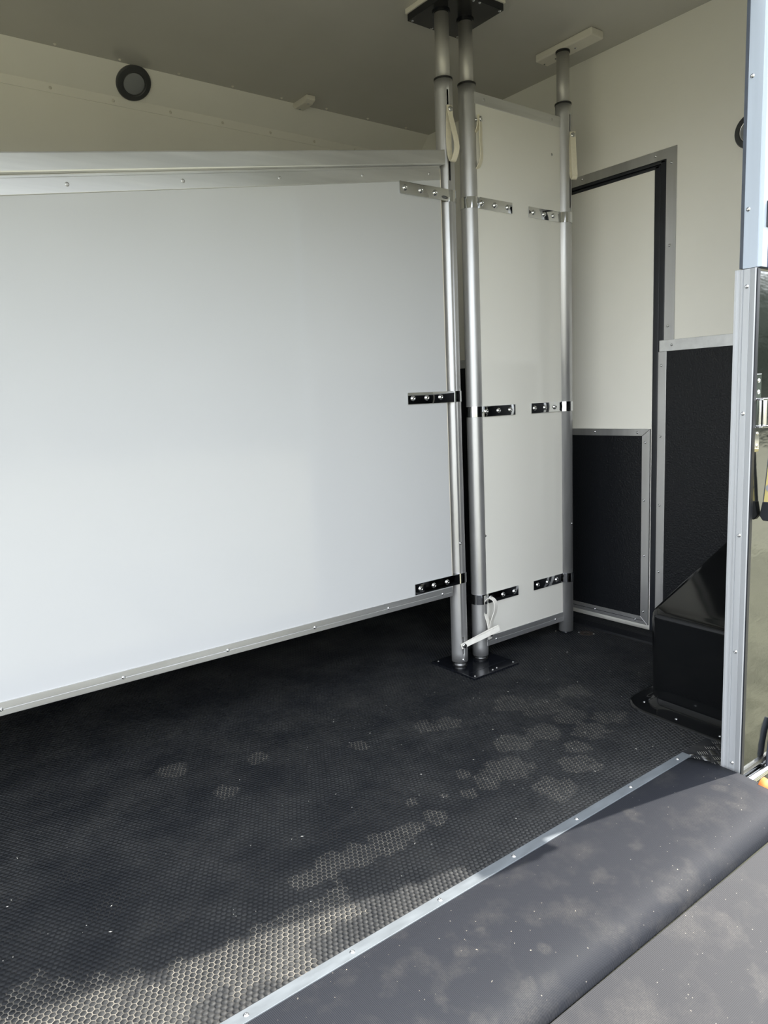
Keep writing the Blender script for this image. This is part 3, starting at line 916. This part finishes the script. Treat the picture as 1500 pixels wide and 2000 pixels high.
crumbs('loose_crumbs', 'tiny pale crumbs and straw bits scattered over the hexagon mat', [(.1, 1.8, 1.04, 1.8), (1.0, 2.3, 1.2, 1.9)], 170, lambda x, y: .0001, .0013)

# ------------------------------------------------------------------ outside, right edge
hg = thing('gate_hinge', 'polished steel hinge on the grey body panel right of the jamb', 'hinge', (1.80, .872, .92))
def hbox(nm, *a, bev=.0012): return obj(nm, B(*a, bev), MAT['steel'], hg)
l1 = hbox('leaf', 1.780, 1.8065, .8665, .8752, .957, 1.018)
for z in (.975, 1.002): screw(l1, (1.793, .8665, z), (0, -1, 0))
l2 = hbox('leaf', 1.782, 1.804, .8665, .8752, .831, .892)
for z in (.846, .876): screw(l2, (1.793, .8665, z), (0, -1, 0))
hbox('hinge_plate', 1.784, 1.810, .8660, .8752, .8935, .956)
o = obj('knuckle', lathe([(.008, .895), (.008, .954)], 24, origin=(1.820, .862, 0)), MAT['steel'], hg); smooth_by_angle(o)
hbox('ear', 1.784, 1.88, .850, .8752, .9545, .960)
hbox('ear', 1.784, 1.88, .850, .8752, .8890, .8945)
o = obj('pin', lathe([(.005, .884), (.005, .966)], 16, origin=(1.843, .858, 0)), MAT['steel'], hg); smooth_by_angle(o)

uh = thing('panel_hinge', 'dark hinge at the right frame edge on the navy upper panel', 'hinge', (1.80, .858, 1.38))
obj('leaf', B(1.790, 1.83, .857, .862, 1.352, 1.41, .001), MAT['black_plate'], uh)
o = obj('knuckle', lathe([(.0065, 1.356), (.0065, 1.405)], 20, origin=(1.799, .853, 0)), MAT['steel'], uh); smooth_by_angle(o)

mk = thing('marker_board', 'yellow board with black bottom edge against the body panel at the right frame edge', 'board', (1.85, .86, .68))
obj('yellow_face', prism([(1.834, .8655, .700), (1.834, .8545, .835), (1.834, .79, .835), (1.834, .79, .700)], (.012, 0, 0), .001, 1), MAT['yellow'], mk)
obj('rubber_foot', prism([(1.832, .8670, .7035), (1.832, .8735, .668), (1.832, .8650, .656), (1.832, .80, .655), (1.832, .80, .7035)], (.018, 0, 0), .0015, 1), MAT['seal'], mk)
obj('board_edge', prism([(1.8335, .8670, .700), (1.8335, .8560, .835), (1.8335, .8545, .835), (1.8335, .8655, .700)], (.0135, 0, 0)), MAT['seal_grey'], mk)
o = obj('hole_plug', lathe([(.009, 0), (.009, .0015), (0, .0015)], 20, axis=(-1, 0, 0), origin=(1.834, .8515, .739)), MAT['lens'], mk)

bar = thing('ramp_bar', 'bright chrome ramp bar beside the flap at the right frame edge', 'bar', (1.85, .8655, -.034))
o = obj('bar', lathe([(.0, 0), (.0085, 0), (.0108, .0025), (.0108, .5)], 24, axis=(1, 0, 0), origin=(1.802, .8640, -.034), cap=False), MAT['chrome'], bar); smooth_by_angle(o)
o = obj('bar_arm', tube_path(spline([(1.915, .864, -.03), (1.917, .864, .0), (1.922, .864, .03), (1.932, .864, .06), (1.95, .864, .09)], 6), .008, 14), MAT['seal_grey'], bar, True)

os_ = thing('ratchet_strap', 'orange webbing strap beside the ramp flap at the right frame edge', 'strap', (1.77, .80, -.02))
cp = [(1.742, .80, -.012), (1.752, .80, .002), (1.768, .80, .007), (1.785, .80, .000), (1.80, .80, -.03)]
o = obj('webbing', ribbon(spline(cp), (0, 1, .3), .025, .002), MAT['orange'], os_, True)
cp = [(1.755, .785, -.028), (1.765, .785, -.016), (1.785, .785, -.014), (1.80, .785, -.03)]
o = obj('webbing', ribbon(spline(cp), (0, 1, .3), .02, .002), MAT['orange'], os_, True)

# ground, grass and hedge (seen in the polished body panel)
gz = -.56
gb = bmesh.new()
gx = [gb.verts.new(p) for p in ((-40, -60, gz), (60, -60, gz), (60, 40, gz), (-40, 40, gz))]
gb.faces.new(gx)
ground = struct(obj('ground', gb, MAT['soil']))
def grass():
    rng = np.random.default_rng(5)
    k = 26000
    x = 1.8 + rng.random(k) ** 1.5 * 5.0
    y = .5 - rng.random(k) ** 1.3 * 4.0
    a = rng.random(k) * 6.283; h = rng.uniform(.02, .06, k); w = rng.uniform(.0015, .003, k); ln = rng.uniform(-.03, .03, (k, 2))
    V = np.zeros((k, 3, 3))
    V[:, 0] = np.stack([x - np.cos(a) * w, y - np.sin(a) * w, np.full(k, gz)], 1)
    V[:, 1] = np.stack([x + np.cos(a) * w, y + np.sin(a) * w, np.full(k, gz)], 1)
    V[:, 2] = np.stack([x + ln[:, 0], y + ln[:, 1], gz + h], 1)
    me = bpy.data.meshes.new('grass')
    me.from_pydata(V.reshape(-1, 3).tolist(), [], np.arange(k * 3).reshape(-1, 3).tolist())
    me.materials.append(MAT['grass'])
    o = link('grass', me); o['kind'] = 'stuff'; o['label'] = 'short olive green grass mirrored in the grey body panel'; o['category'] = 'grass'
grass()
hb = bmesh.new()
spots = [(14 + k * .12, -24 + k * .16, 3.6) for k in range(150)] + [(-3 + k * .10, -23.5 + random.uniform(-.8, .8), 9.0) for k in range(190)]  # second row unseen, added tall to darken the long board's reflection
for hx, hy, hh in spots:
    c = Vector((hx + random.uniform(-1, 1), hy + random.uniform(-.8, .8), gz + hh * random.random() ** .8 + .3))
    m4 = Matrix.Translation(c) @ Matrix.Diagonal((1.1, 1.1, random.uniform(.8, 1.4), 1))
    bmesh.ops.create_icosphere(hb, subdivisions=2, radius=random.uniform(.9, 1.5), matrix=m4)
for v in hb.verts: v.co += Vector((random.uniform(-.16, .16), random.uniform(-.16, .16), random.uniform(-.16, .16)))
hd = obj('hedge', hb, MAT['hedge'])
hd['kind'] = 'stuff'; hd['label'] = 'dark green hedge mirrored faintly in the body panel, with an added taller row'; hd['category'] = 'hedge'
